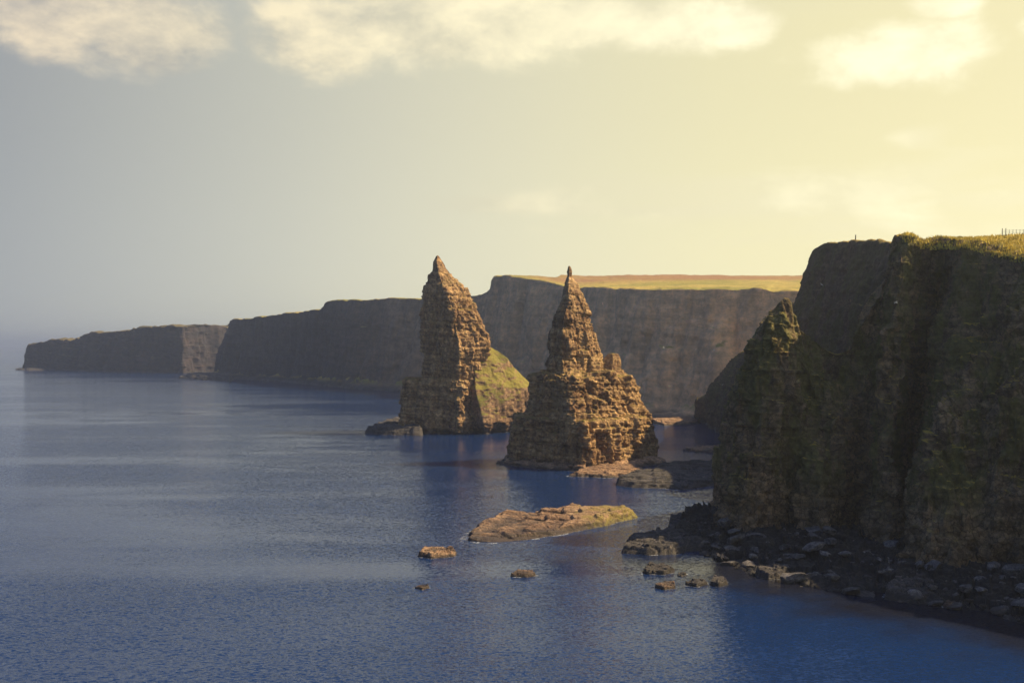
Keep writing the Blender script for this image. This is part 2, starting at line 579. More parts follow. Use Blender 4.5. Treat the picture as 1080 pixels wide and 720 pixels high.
stack('apron', D2 - 3, rows, 480, 0.15, [lumps(0.5, 5, 61), beds(0.9, 2.0, 4, 62, 0.3), beds(0.35, 0.7, 1.6, 63)], M_REEF, 0.5, 0.4, s2, 60, wash=0.9)
settle(s2)

# ------------------------------------------------------------------ headlands and cliffs
# far headland
cols = []
for px, tb, ty, d, db in [(33, 365, 363, 1950, 1960), (30, 366.5, 364.5, 1800, 1810), (32, 366, 365, 1674, 1674), (43, 361, 360, 1655, 1645), (77, 357, 356.5, 1600, 1560),
                          (98, 351, 350, 1560, 1520), (145, 346.5, 346, 1500, 1470), (170, 343.5, 343, 1468, 1450), (193, 343, 342.5, 1452, 1440), (214, 343.5, 343, 1492, 1480),
                          (243, 345, 344.5, 1545, 1535), (262, 345, 345, 1640, 1630)]:
    top = W(px, ty, d)
    foot = G(px - (2 if px < 190 else 0), db, -3)
    back1, back2 = top + np.array([14, 40, 0.5]), top + np.array([90, 300, -1])
    cols.append([back2, back1, top, top * 0.55 + G(px, db, 0) * 0.45, G(px, db, 6), foot])
o, _, _ = loft('headland', cols, 560, [10, 8, 44, 40, 12], [big_relief(9, 60, 71, 0.12), lumps(5, 45, 72), big_relief(6, 22, 76, 0.12), beds(1.8, 11, 13, 73, 0.3), beds(1.0, 5, 6, 74, 0.3)], M_FAR, [0.1, 0.15, 0.6, 1, 1, 1])
structure(o, 'long low flat topped headland far off at the left')

# middle cliff
cols = []
MID = [  # px, top py, dist, foot px, foot dist, plateau kind
    (300, 338, 1420, 296, 1430, 0), (262, 338, 1330, 258, 1345, 0), (243, 338, 1262, 226, 1262, 0), (250, 336, 1235, 244, 1225, 0), (275, 333, 1180, 272, 1165, 0), (300, 329.5, 1135, 298, 1118, 0),
    (334, 325.5, 1060, 332, 1042, 0), (346, 317.5, 1035, 344, 1012, 0), (380, 316, 970, 378, 945, 0), (432, 313.5, 905, 430, 880, 0), (470, 311, 860, 468, 835, 0), (512, 308, 812, 508, 788, 0),
    (522, 292, 795, 519, 765, 1), (545, 291, 765, 541, 738, 1), (577, 296.5, 735, 566, 712, 2), (600, 301, 700, 590, 672, 3), (627, 302.5, 655, 622, 632, 3), (680, 303.5, 610, 674, 588, 3),
    (733, 303.5, 585, 728, 566, 3), (803, 303, 560, 800, 542, 3), (815, 305, 556, 810, 536, 3), (850, 304, 548, 850, 525, 3), (930, 300, 530, 930, 510, 3), (1050, 295, 520, 1050, 500, 3)]
for px, ty, d, fpx, db, kind in MID:
    top = W(px, ty, d)
    G0 = G(fpx, db, 7)
    if kind == 0:
        b1, b2, b3 = top + np.array([25, 30, 0.3]), top + np.array([160, 200, -3]), top + np.array([500, 600, -20])
    elif kind == 1:
        b1, b2, b3 = W(px + 6, ty, d + 40), W(px + 60, 293.5, d + 260), G(px + 100, d + 700, 60)
    else:
        e = {2: 293.5, 3: 295.5}[kind]
        b1, b2, b3 = W(px + 3, (ty + e) / 2 + 1.5, d + 60), W(px + 15, 289.5, 960), G(px + 80, 1500, 70)
    cols.append([b3, b2, b1, top, top * 0.62 + G0 * 0.38, G0, G(fpx - 4, db - 18, 2), G(fpx - 4, db - 22, -3)])
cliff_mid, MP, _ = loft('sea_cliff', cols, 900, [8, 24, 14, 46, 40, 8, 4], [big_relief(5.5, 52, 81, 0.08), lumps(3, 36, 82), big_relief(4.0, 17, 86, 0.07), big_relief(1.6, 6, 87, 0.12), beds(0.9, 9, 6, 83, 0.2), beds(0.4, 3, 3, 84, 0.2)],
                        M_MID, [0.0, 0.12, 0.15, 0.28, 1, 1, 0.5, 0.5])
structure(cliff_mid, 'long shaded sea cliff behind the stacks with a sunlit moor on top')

# the spur behind the near pinnacle
cols = []
for (tp, fp) in [((88, 535, 8), (86, 540, -2)), ((W(747, 412, 520)), G(745, 517, -2)), (W(753, 400, 500), G(749, 490, -2)), (W(770, 377, 480), G(754, 465, -2)), (W(797, 360, 440), G(782, 420, -2)),
                 (W(833, 322, 402), G(806, 388, -2)), (W(843, 310, 385), G(808, 372, -2)), (W(852, 287, 374), G(812, 358, -2)), (W(857, 270, 364), G(820, 346, -2)), (W(872, 256, 352), G(834, 332, -2)),
                 (W(907, 255, 331), G(858, 312, -2)), (W(932, 256, 313), G(885, 296, -2)), (W(942, 256, 297), G(900, 282, -2)), (W(958, 257, 281), G(915, 268, -2)), (W(1000, 257, 268), G(960, 256, -2))]:  # unseen near end of the spur drawn out to shade the dark reef
    tp, fp = np.array(tp, float), np.array(fp, float)
    k = len(cols)
    if k < 5:
        b1, b2 = tp + np.array([3, 2, -0.5]), tp + np.array([45, 25, 10])
    else:
        b1, b2 = tp + np.array([6, 4, 0.2]), tp + np.array([110, 60, 1.5])
    m1 = tp * 0.65 + fp * 0.35 + np.array([-1.0, -1.5, 4])
    m2 = tp * 0.3 + fp * 0.7 + np.array([-1.0, -1, 2])
    cols.append([b2, b1, tp, m1, m2, fp])
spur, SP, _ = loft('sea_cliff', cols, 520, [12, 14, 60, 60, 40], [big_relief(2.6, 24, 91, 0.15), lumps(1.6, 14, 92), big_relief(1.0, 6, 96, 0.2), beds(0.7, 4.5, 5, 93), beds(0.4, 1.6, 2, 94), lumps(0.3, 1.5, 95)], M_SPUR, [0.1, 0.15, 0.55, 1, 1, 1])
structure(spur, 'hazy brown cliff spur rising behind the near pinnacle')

# near cliff with its pinnacle, promontory, gully and buttress
def col(pts, backs):
    p = [np.array(q, float) for q in pts]
    top = p[0]
    b = [top + np.array(v, float) for v in backs]
    return b[::-1] + p


FIN = [(1.5, 3, -2.5), (3, 9, -16), (4, 22, -48)]
PLAT = [(3.5, 4, 1.0), (14, 13, 3.6), (120, 70, 7)]
w = W
cols = [
    col([w(814, 334, 218), (48.5, 224, 28), (47, 229, 20), (45, 234, 10), (43, 237, -2)], [(0.5, 1, -1), (2, 5, -14), (4, 16, -40)]),
    col([w(805, 348, 213.5), w(783, 393, 213.5), w(764, 448, 213.5), w(753.5, 508, 213.5), G(749, 213, -2)], [(1.0, 2, -1.5), (3, 7, -14), (4, 20, -42)]),
    col([w(819, 333, 213.5), w(797, 381, 211.5), w(782, 438, 210), w(770, 505, 209), G(765, 208, -2)], FIN),
    col([w(828, 315, 213.5), w(806, 376, 210.5), w(792, 436, 208), w(778, 505, 206.5), G(772, 205.5, -2)], FIN),
    col([w(836, 331, 213.8), w(818, 375, 210), w(804, 435, 207), w(788, 505, 205), G(784, 204, -2)], FIN),
    col([w(849, 350, 215.5), w(840, 388, 211.5), w(825, 440, 208), w(812, 505, 205.5), G(808, 205, -2)], FIN),
    col([w(868, 362, 215.5), w(862, 395, 211), w(850, 445, 208.5), w(835, 505, 207.5), G(832, 207, -2)], FIN),
    col([w(886, 366, 214), w(884, 400, 209.5), w(876, 445, 205), w(862, 510, 200), G(862, 197, -2)], FIN),
    col([w(905, 335, 213), w(900, 390, 210), w(895, 440, 206), w(888, 505, 202), G(888, 199, -2)], [(2, 4, -5), (6, 14, -20), (12, 30, -55)]),
    col([w(931, 290, 216), w(920, 350, 212), w(913, 420, 208), w(906, 500, 206), G(905, 203, -2)], [(3, 4, -4), (8, 14, -16), (16, 30, -50)]),
    col([w(941, 248, 213), w(935, 320, 209), w(928, 410, 203), w(925, 500, 196), G(926, 189, -2)], [(3, 8, -1), (8, 28, -12), (16, 70, -30)]),
    col([w(955, 247, 211), w(952, 320, 206), w(944, 410, 200), w(940, 500, 194), G(944, 187, -2)], [(3, 8, 0.6), (12, 36, 0.8), (100, 120, 4)]),
    col([w(974, 256, 210.5), w(966, 320, 213), w(958, 410, 209), w(950, 500, 204), G(952, 198, -2)], [(4, 9, 0.4), (14, 34, 1.2), (105, 112, 4.5)]),
    col([w(992, 254, 210), w(990, 320, 216), w(976, 410, 215), w(958, 500, 210), G(956, 204, -2)], [(4, 7, 0.8), (15, 30, 2.6), (112, 105, 5.5)]),
    col([w(1010, 257, 207), w(1008, 320, 207), w(990, 410, 202), w(962, 500, 195), G(950, 187, -2)], [(3.5, 6, 1.0), (15, 26, 3.2), (116, 95, 6)]),
    col([w(1035, 261, 204), w(1025, 330, 198), w(1000, 410, 189), w(968, 500, 181), G(958, 174, -2)], PLAT),
    col([w(1062, 264, 196), w(1056, 335, 190), w(1040, 420, 183), w(1022, 510, 176), G(1018, 170, -2)], PLAT),
    col([w(1092, 265, 190), w(1092, 335, 184), w(1086, 420, 178), w(1076, 520, 172), G(1076, 165, -2)], PLAT),
    col([w(1130, 262, 186), w(1130, 335, 182), w(1126, 420, 176), w(1120, 520, 168), G(1120, 161, -2)], PLAT),
    col([w(1200, 246, 176), w(1195, 330, 170), w(1190, 420, 164), w(1185, 540, 155), G(1185, 148, -2)], PLAT),
    col([w(1330, 238, 160), w(1325, 330, 154), w(1320, 430, 147), w(1315, 560, 140), G(1315, 134, -2)], PLAT),
    col([w(1520, 225, 142), w(1515, 330, 136), w(1510, 430, 130), w(1505, 560, 124), G(1505, 118, -2)], PLAT),
]
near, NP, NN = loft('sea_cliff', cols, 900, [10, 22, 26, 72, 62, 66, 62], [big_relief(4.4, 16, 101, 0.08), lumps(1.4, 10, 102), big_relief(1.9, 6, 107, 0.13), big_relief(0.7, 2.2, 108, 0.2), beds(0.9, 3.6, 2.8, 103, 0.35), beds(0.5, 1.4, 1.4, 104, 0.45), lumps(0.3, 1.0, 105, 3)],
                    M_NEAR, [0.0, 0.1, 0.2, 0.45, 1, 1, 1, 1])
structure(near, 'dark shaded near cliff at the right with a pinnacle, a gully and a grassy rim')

# ------------------------------------------------------------------ shore under the near cliff
inner = [(722, 556, 240), (745, 222, 0), (775, 212, 0), (800, 207, 0), (832, 206, 0), (870, 200, 0), (905, 196, 0), (940, 190, 0), (980, 182, 0), (1030, 176, 0), (1085, 170, 0), (1190, 155, 0), (1320, 142, 0)]
outer = [(700, 583), (735, 579), (757, 590), (775, 600), (800, 607), (830, 614), (870, 620), (915, 627), (955, 635), (1005, 641), (1070, 655), (1170, 700), (1290, 770)]
cols = []
for (ip, idd, _), (op, oy) in zip(inner, outer):
    if ip == 722:
        idd = 226
    a = G(ip, idd + 3, 4.2)
    b = G(ip, idd - 2, 3.0)
    do = dist(oy, 0)
    c = G(op, do, 0.0)
    cols.append([a, b, b * 0.5 + c * 0.5 + np.array([0, 0, 0.1]), c, c + (c - b) * 0.12 + np.array([0, 0, -1.6])])
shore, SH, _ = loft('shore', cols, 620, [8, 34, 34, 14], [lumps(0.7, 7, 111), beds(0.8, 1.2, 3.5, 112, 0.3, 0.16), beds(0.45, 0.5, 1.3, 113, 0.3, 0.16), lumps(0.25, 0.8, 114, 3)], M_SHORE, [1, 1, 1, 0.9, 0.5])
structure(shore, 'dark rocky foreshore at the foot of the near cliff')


# ------------------------------------------------------------------ reefs and skerries
FOAM = []


def reef(name, outline, h, seed, mat, text, cat, group=None, dip=(0.0, 0.0), n=150, steps=0.55, bedding=0.05):
    """outline: pixels of the waterline, clockwise; a low bedded slab of rock standing on it"""
    pl = np.array([G(px, dist(py), 0)[:2] for px, py in outline])
    c = pl.mean(0)
    L = np.concatenate([[0], np.cumsum(np.linalg.norm(np.diff(np.vstack([pl, pl[:1]]), axis=0), axis=1))])
    na, nr = max(64, int(n * 2.2)), max(18, int(n * 0.5))
    s = np.linspace(0, L[-1], na, endpoint=False)
    ring = np.stack([np.interp(s, L, np.append(pl[:, k], pl[0, k])) for k in (0, 1)], 1)
    for _ in range(3):
        ring = 0.25 * np.roll(ring, 1, 0) + 0.5 * ring + 0.25 * np.roll(ring, -1, 0)
    size = math.sqrt(abs(np.ptp(ring[:, 0]) * np.ptp(ring[:, 1])))
    q = np.concatenate([1 - (1 - np.linspace(0.02, 1.0, nr)) ** 1.35, [1.05, 1.09]])
    P = np.zeros((len(q), na, 3))
    P[:, :, :2] = c + q[:, None, None] * (ring - c)
    flat = P.reshape(-1, 3).copy()
    nz = fbm(flat / (size * 0.22), 4, seed)
    nz2 = fbm(flat / (size * 0.07), 3, seed + 4)
    rr = np.repeat(q, na)
    edge = np.clip((1.03 - rr + 0.16 * nz + 0.05 * nz2) / 0.16, 0, 1) ** 0.5
    hh = h * edge * (0.70 + 0.26 * nz + dip[0] * (flat[:, 0] - c[0]) / (size * 0.5) + dip[1] * (flat[:, 1] - c[1]) / (size * 0.5))
    st = steps * (0.8 + 0.4 * _hash(np.floor(hh / steps).astype(np.int64), np.zeros(len(hh), np.int64), np.zeros(len(hh), np.int64), seed))
    tl = hh + bedding * (flat[:, 0] - c[0]) - bedding * 0.8 * (flat[:, 1] - c[1]) + 0.10 * nz2
    k = np.floor(tl / steps)
    f = tl / steps - k
    hh = hh + steps * (np.clip((f - 0.5) / 0.16 + 0.5, 0, 1) - f) * 0.97
    hh += edge * (0.17 * h * blocks(np.c_[flat[:, 0] * 0.42 + flat[:, 1] * 0.2, flat[:, 1] * 1.3 - flat[:, 0] * 0.25, flat[:, 2] * 0], 2.0, max(0.8, size * 0.10), 0, 0.6) + 0.06 * h * blocks(flat * np.array([0.7, 1.3, 0]), 2.0, max(0.4, size * 0.03), seed + 6, 0.7) + 0.05 * nz2)
    hh = np.where(rr > 1.0, -0.5 - 6 * (rr - 1.0), hh)
    hh = np.where((rr > 0.93) & (rr <= 1.0), hh - (rr - 0.93) * 6, hh)
    hg = hh.reshape(len(q), na)
    st5 = np.sort(np.stack([np.roll(hg, k, 1) for k in (-4, -2, 0, 2, 4)] + [np.roll(hg, k, 0) for k in (-3, -1, 1, 3)]), 0)
    inner_ = (q > 0.12) & (q < 0.9)
    hg[inner_] = np.clip(hg, st5[2], st5[6])[inner_]                # no stray needles or pits
    P[:, :, 2] = hg
    FOAM.append((ring.copy(), 0.35 + 0.02 * size))
    R = len(q)
    V = np.vstack([P.reshape(-1, 3), [[c[0], c[1], P[0, :, 2].mean()]]])
    fc = grid_faces(R, na, True)
    o = mesh_obj(name, V, fc, mat, None, True)
    import bmesh
    bm = bmesh.new(); bm.from_mesh(o.data); bm.verts.ensure_lookup_table()
    tv = bm.verts[len(V) - 1]
    for cc in range(na):
        bm.faces.new((bm.verts[cc], bm.verts[(cc + 1) % na], tv))
    bmesh.ops.recalc_face_normals(bm, faces=bm.faces)
    bm.to_mesh(o.data); bm.free()
    if o.data.polygons[0].normal.z < 0:
        o.data.flip_normals()
    recentre(o, (c[0], c[1], 0))
    return label(o, text, cat, group)


RG = 'rock reefs and skerries in the water'
reef('reef', [(489, 571), (496, 562), (515, 551), (526, 545), (560, 546), (598, 541), (605, 538), (640, 540), (668, 543), (673, 546), (648, 551), (640, 554), (598, 562), (560, 569), (530, 573)], 2.3, 201, M_REEFG,
     'big flat sunlit reef of tilted rock slabs, green at its right end', 'reef', RG, dip=(0.0, 0.35), n=340, steps=0.6, bedding=0.09)
reef('reef', [(440, 587), (446, 582), (470, 581), (483, 584), (478, 587), (455, 589)], 1.3, 203, M_REEF, 'small low brown rock just left of the big flat reef', 'rock', RG, n=90, steps=0.4)
reef('reef', [(538, 608), (546, 604), (560, 604), (566, 607), (556, 609)], 0.9, 205, M_REEF, 'small sunlit brown rock alone in front of the big flat reef', 'rock', RG, n=70, steps=0.3)
reef('reef', [(437, 620), (442, 618), (452, 618), (453, 620), (445, 622)], 0.4, 207, M_REEF, 'tiny low rock barely above the water, leftmost of the rocks', 'rock', RG, n=60, steps=0.2)
reef('reef', [(678, 605), (684, 598), (700, 598), (712, 603), (700, 606)], 1.1, 209, M_SHADED, 'rounded dark grey rock lying in the water off the shore promontory', 'rock', RG, n=80, steps=0.4)
reef('reef', [(690, 620), (697, 616), (710, 616), (713, 620), (700, 622)], 0.9, 211, M_REEF, 'small orange brown sunlit rock beside the dark shore rocks', 'rock', RG, n=70, steps=0.3)
reef('reef', [(722, 617), (728, 613), (742, 613), (747, 616), (735, 619)], 0.7, 213, M_SHADED, 'low dark rock, first to the right of the small sunlit orange rock', 'rock', RG, n=70, steps=0.3)
reef('reef', [(748, 617), (753, 610), (764, 611), (768, 616), (758, 619)], 0.9, 215, M_SHADED, 'squat dark rock against the foreshore, right of the low dark rock', 'rock', RG, n=70, steps=0.3)
reef('reef', [(714, 607), (718, 605), (724, 605), (724, 607), (718, 608)], 0.4, 217, M_SHADED, 'tiny dark rock awash between the rounded grey rock and the foreshore', 'rock', RG, n=60, steps=0.2)
reef('reef', [(651, 511), (660, 503), (690, 498), (715, 493), (735, 493), (758, 489), (770, 492), (768, 512), (745, 513), (720, 517), (700, 515), (668, 514)], 3.0, 219, M_SHADED, 'dark shaded rock reef running out from the near cliff', 'reef', RG, n=200)
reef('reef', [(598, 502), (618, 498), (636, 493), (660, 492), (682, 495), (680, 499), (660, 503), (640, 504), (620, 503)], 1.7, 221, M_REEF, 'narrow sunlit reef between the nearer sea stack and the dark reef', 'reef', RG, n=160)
reef('reef', [(686, 446), (700, 444), (726, 443.5), (737, 446), (725, 448), (700, 449)], 2.6, 223, M_REEF, 'pale sunlit reef far off at the foot of the hazy cliff', 'reef', RG, n=130, steps=0.7)
reef('reef', [(719, 475), (735, 472), (762, 471), (775, 474), (760, 479), (740, 477)], 1.5, 225, M_REEF, 'pale sunlit reef touching the left edge of the near pinnacle', 'reef', RG, n=130, steps=0.5)
reef('reef', [(385, 457), (400, 451), (425, 446), (445, 446), (445, 459), (420, 459), (395, 458)], 4.2, 227, M_SHADED, 'dark rock ledge reaching left from the farther sea stack', 'reef', RG, dip=(0.35, 0), n=150, steps=1.0)
reef('reef', [(188, 399), (205, 397), (225, 396), (246, 397), (244, 402), (215, 401)], 7.0, 229, M_SHADED, 'dark low rocks at the left tip of the middle cliff', 'reef', RG, dip=(0.6, 0), n=110, steps=2.0)
reef('reef', [(16, 390), (25, 388.5), (40, 388.2), (48, 390.5), (30, 391)], 2.5, 231, M_SHADED, 'dark low ledge at the left end of the far headland', 'reef', RG, dip=(0.5, 0), n=90, steps=2.0)
reef('reef', [(656, 583), (662, 573), (675, 568), (702, 566), (718, 566), (740, 566), (745, 580), (715, 584), (685, 585)], 2.3, 233, M_SHADED, 'dark slab of shore rock jutting farthest left from the foreshore', 'rock', RG, n=160)
reef('reef', [(704, 563), (706, 556), (716, 552), (732, 551), (750, 553), (752, 570), (730, 570), (712, 568)], 3.0, 235, M_SHADED, 'blocky rock with a sunlit top at the left foot of the near pinnacle', 'rock', RG, n=150)
reef('reef', [(994, 640), (1000, 637), (1008, 637), (1010, 640), (1002, 642)], 0.7, 237, M_REEF, 'small wet orange rock off the foreshore at the lower right', 'rock', RG, n=60, steps=0.3)
reef('reef', [(796, 607), (803, 601), (820, 600), (832, 604), (828, 610), (810, 611)], 1.5, 239, M_SHADED, 'grey flat slab at the edge of the foreshore below the dark cave', 'rock', RG, n=90, steps=0.4)
reef('reef', [(932, 632), (940, 621), (962, 617), (985, 621), (990, 631), (965, 636)], 2.0, 241, M_SHADED, 'large pale grey slab leaning on the foreshore under the dark buttress', 'rock', RG, dip=(-0.3, 0.3), n=110, steps=0.4)

# ------------------------------------------------------------------ boulders
rng = np.random.default_rng(7)


def boulder_mesh(k):
    import bmesh
    bm = bmesh.new()
    bmesh.ops.create_icosphere(bm, subdivisions=4, radius=1.0)
    V = np.array([v.co[:] for v in bm.verts])
    r = np.random.default_rng(900 + k)
    for _ in range(11):
        n = r.normal(size=3); n /= np.linalg.norm(n)
        if abs(n[2]) < 0.35 and r.random() < 0.5:
            n[2] = 0; n /= np.linalg.norm(n)
        d = r.uniform(0.5, 0.8)
        e = V @ n - d
        V = V - np.outer(np.clip(e, 0, None) * 0.995, n)
    V = V * np.array([1.35, 0.9, 0.55])
    nn = V / np.linalg.norm(V, axis=1, keepdims=True)
    V = V + nn * (0.035 * fbm(V * 2.0, 4, 300 + k))[:, None] + nn * (0.05 * blocks(V + k, 0.22, 0.5, 310 + k, 0.4))[:, None]
    for v, c in zip(bm.verts, V):
        v.co = c
    me = bpy.data.meshes.new('boulder')
    bm.to_mesh(me); bm.free()
    me.polygons.foreach_set('use_smooth', np.zeros(len(me.polygons), dtype=bool))
    me.materials.append(M_BOULDER)
    return me


BM = [boulder_mesh(k) for k in range(8)]
R_, C_ = SH.shape[:2]
placed = []
def add_boulder(p, s, text, group):
    k = int(rng.integers(8))
    o = bpy.data.objects.new('boulder', BM[k])
    o.location = p
    o.scale = (s * rng.uniform(0.85, 1.25), s * rng.uniform(0.85, 1.2), s * rng.uniform(0.7, 1.15))
    o.rotation_euler = (rng.uniform(-0.3, 0.3), rng.uniform(-0.3, 0.3), rng.uniform(0, 6.28))
    COL.objects.link(o)
    label(o, text, 'boulder', group)
    placed.append((p, s))


tries = 0
while len(placed) < 230 and tries < 6000:
    tries += 1
    ci = int(rng.uniform(0.04, 0.86) * C_)
    ri = int(rng.uniform(0.08, 0.9) * R_)
    p = SH[ri, ci].copy()
    s = 0.4 + 1.5 * rng.random() ** 3
    if p[2] < -0.5 or any((p[0] - q[0]) ** 2 + (p[1] - q[1]) ** 2 < (0.75 * (s + t)) ** 2 for q, t in placed):
        continue
    p[2] += s * 0.18
    add_boulder(tuple(p), s, 'dark angular boulder among the many heaped along the foot of the shaded near cliff', 'boulders heaped on the foreshore')


# ------------------------------------------------------------------ grass along the rims
def grass_blades(name, pts, nrm, hgt, mat, text):
    V, Fc = [], []
    r = np.random.default_rng(5)
    for p in pts:
        for _ in range(3):
            a = r.uniform(0, 6.28)
            h = hgt * r.uniform(0.5, 1.3)
            wdt = h * 0.28
            off = r.normal(size=3) * np.array([0.25, 0.25, 0])
            b = p + off
            d = np.array([math.cos(a), math.sin(a), 0]) * wdt
            lean = r.normal(size=3) * np.array([0.3, 0.3, 0]) * h
            i = len(V)
            V += [b - d - np.array([0, 0, 0.15]), b + d - np.array([0, 0, 0.15]), b + lean + np.array([0, 0, h])]
            Fc.append((i, i + 1, i + 2))
    o = mesh_obj(name, V, Fc, mat, None, False)
    o['kind'] = 'stuff'
    o['label'] = text
    return o


M_GRASS = plain_mat('rim_grass', (0.68, 0.54, 0.09), 0.9, 0.4, 0.4)
GN = grid_normals(NP)
rowsel = np.arange(10, 10 + 22 + 26 + 8)
cand = NP[rowsel][:, int(0.40 * NP.shape[1]):].reshape(-1, 3)
cand = cand[cand[:, 2] > 46]
sel = rng.choice(len(cand), min(9000, len(cand)), replace=False)
grass_blades('grass', cand[sel], None, 0.38, M_GRASS, 'rough yellow green grass along the rim of the near cliff')

# ------------------------------------------------------------------ fence, post, birds
M_WOOD = plain_mat('weathered_wood', (0.11, 0.085, 0.06), 0.85, 0.3, 6)
M_WIRE = plain_mat('fence_wire', (0.12, 0.12, 0.12), 0.5, 0.1, 6)
VN = NP.reshape(-1, 3)
flatv = NP[:10 + 22 + 26].reshape(-1, 3)


def stake_mesh(name, h, r):
    import bmesh
    bm = bmesh.new()
    bmesh.ops.create_cone(bm, cap_ends=True, segments=8, radius1=r, radius2=r * 0.85, depth=h)
    for v in bm.verts:
        v.co.z += h / 2 - 0.2
        if v.co.z > h * 0.5:
            v.co.x += r * 0.2
    me = bpy.data.meshes.new(name)
    bm.to_mesh(me); bm.free()
    me.materials.append(M_WOOD)
    return me


def crest(P, px):
    """the skyline point of a stretch of ground along one sight line"""
    q = P.reshape(-1, 3)
    q = q[np.abs(PX0 + q[:, 0] / q[:, 1] * F - px) < 3.0]
    return q[np.argmax((q[:, 2] - CAMZ) / q[:, 1])]


fpx = np.linspace(1057, 1150, 26)
cr = np.array([crest(NP[:50], p) for p in fpx])
fd_ = np.polyval(np.polyfit(fpx, cr[:, 1], 1), fpx)
fz_ = np.polyval(np.polyfit(fpx, cr[:, 2], 2), fpx)
fx0, fy0, fz0 = (fpx[0] - PX0) * fd_[0] / F, fd_[0], fz_[0]
fence = empty('fence', (fx0, fy0, fz0), 'thin post and wire fence on the grassy top of the near cliff', 'fence')
pm, sm_ = stake_mesh('post', 1.5, 0.085), stake_mesh('stake', 1.2, 0.045)
tops = []
nst = 26
for k in range(nst):
    x, y, gz = (fpx[k] - PX0) * fd_[k] / F, fd_[k], fz_[k]
    big = k in (0, 1, 8, 16, 25)
    o = bpy.data.objects.new('post' if big else 'stake', pm if big else sm_)
    o.parent = fence
    o.location = (x - fx0, y - fy0, gz - fence.location.z)
    o.rotation_euler = (rng.uniform(-0.04, 0.04), rng.uniform(-0.04, 0.04), 0)
    COL.objects.link(o)
    tops.append(np.array([x, y, gz]))
for hgt in (0.35, 0.65, 0.92):
    V, Fc = [], []
    for p in tops:
        for a in range(4):
            V.append(p - np.array(fence.location) + np.array([0, 0.016 * math.cos(a * 1.57), hgt + 0.016 * math.sin(a * 1.57)]))
    for k in range(nst - 1):
        for a in range(4):
            Fc.append((k * 4 + a, k * 4 + (a + 1) % 4, k * 4 + 4 + (a + 1) % 4, k * 4 + 4 + a))
    mesh_obj('wire', V, Fc, M_WIRE, fence)

# marker post on the spur behind
kz = crest(SP, 905)
mp = bpy.data.objects.new('marker_post', stake_mesh('marker_post', 1.6, 0.17))
mp.location = (kz[0], kz[1], kz[2])
COL.objects.link(mp)
label(mp, 'short wooden marker post standing on the skyline of the hazy cliff spur', 'post')

M_WHITE = plain_mat('white_feathers', (0.75, 0.75, 0.72), 0.7, 0.05)
M_GREYW = plain_mat('grey_feathers', (0.42, 0.43, 0.45), 0.7, 0.08)


def gull(px, py, d, yaw, bank, text):
    """a gliding gull: body with head, bill and tail in one surface; cranked wings"""
    ring, prof = 10, [(-0.36, 0.005, 0.10), (-0.30, 0.03, 0.06), (-0.16, 0.075, 0.07), (0.0, 0.095, 0.085), (0.12, 0.075, 0.075), (0.20, 0.05, 0.055), (0.26, 0.052, 0.054), (0.31, 0.035, 0.035), (0.335, 0.013, 0.012), (0.39, 0.003, 0.003)]
    V, Fc = [], []
    for k, (y, h, wv) in enumerate(prof):
        for a in range(ring):
            t = 2 * math.pi * a / ring
            V.append((wv * math.cos(t), y, h * math.sin(t) + (0.03 if y > 0.18 else 0)))
    Fc = grid_faces(len(prof), ring, True)
    root = mesh_obj('gull', V, Fc, M_WHITE)
    for s in (-1, 1):
        WV = []
        for (x, yl, yt, z) in [(0.05, 0.13, -0.06, 0.04), (0.24, 0.19, -0.03, 0.11), (0.46, 0.12, -0.07, 0.09), (0.64, -0.02, -0.12, 0.04)]:
            WV += [(s * x, yl, z + 0.012), (s * x, yt, z + 0.006), (s * x, yt, z - 0.006), (s * x, yl, z - 0.012)]
        WF = []
        for k in range(3):
            for a in range(4):
                WF.append((k * 4 + a, k * 4 + (a + 1) % 4, k * 4 + 4 + (a + 1) % 4, k * 4 + 4 + a))
        WF.append((12, 13, 14, 15))
        mesh_obj('wing', WV, WF, M_GREYW, root)
    root.location = W(px, py, d)
    root.rotation_euler = (0, bank, yaw)
    label(root, text, 'gull', 'gulls gliding past the cliffs')


gull(753, 369, 430, 1.2, 0.5, 'white gull gliding just left of the near pinnacle, upper of two there')
gull(762, 405.5, 400, -0.8, -0.4, 'white gull gliding low beside the spur, left of the near pinnacle')
gull(866.5, 300, 290, 0.5, 0.6, 'white gull gliding in front of the brown spur above the near pinnacle')
gull(700, 366.5, 420, 2.2, -0.5, 'white gull gliding before the hazy cliff right of the nearer sea stack')
gull(945, 319, 195, 1.8, 0.4, 'white gull gliding in front of the dark promontory')
gull(713, 324, 430, 0.2, 0.5, 'white gull gliding high before the hazy cliff near its grassy rim')

# ------------------------------------------------------------------ sea
m, nt, b = new_mat('sea_water')
geo = nt.nodes.new('ShaderNodeNewGeometry')
pos = S(nt, geo.outputs['Position'])
x, y, z = nsep(nt, pos)
wind = nnoise(nt, ncomb(nt, x * 0.0045, y * 0.013, 0.0), 1.0, 4, 0.55, 0.6)
wv = ncomb(nt, x * 0.42 + y * 0.1, y - x * 0.08, 0.0)
def slopes(scale, detail, rough, dist_=0.0):
    n = nt.nodes.new('ShaderNodeTexNoise')
    n.inputs['Scale'].default_value = scale
    n.inputs['Detail'].default_value = detail
    n.inputs['Roughness'].default_value = rough
    n.inputs['Distortion'].default_value = dist_
    nt.links.new(wv.s, n.inputs['Vector'])
    q = nsep(nt, S(nt, n.outputs['Color']))
    return q[0] - 0.5, q[1] - 0.5


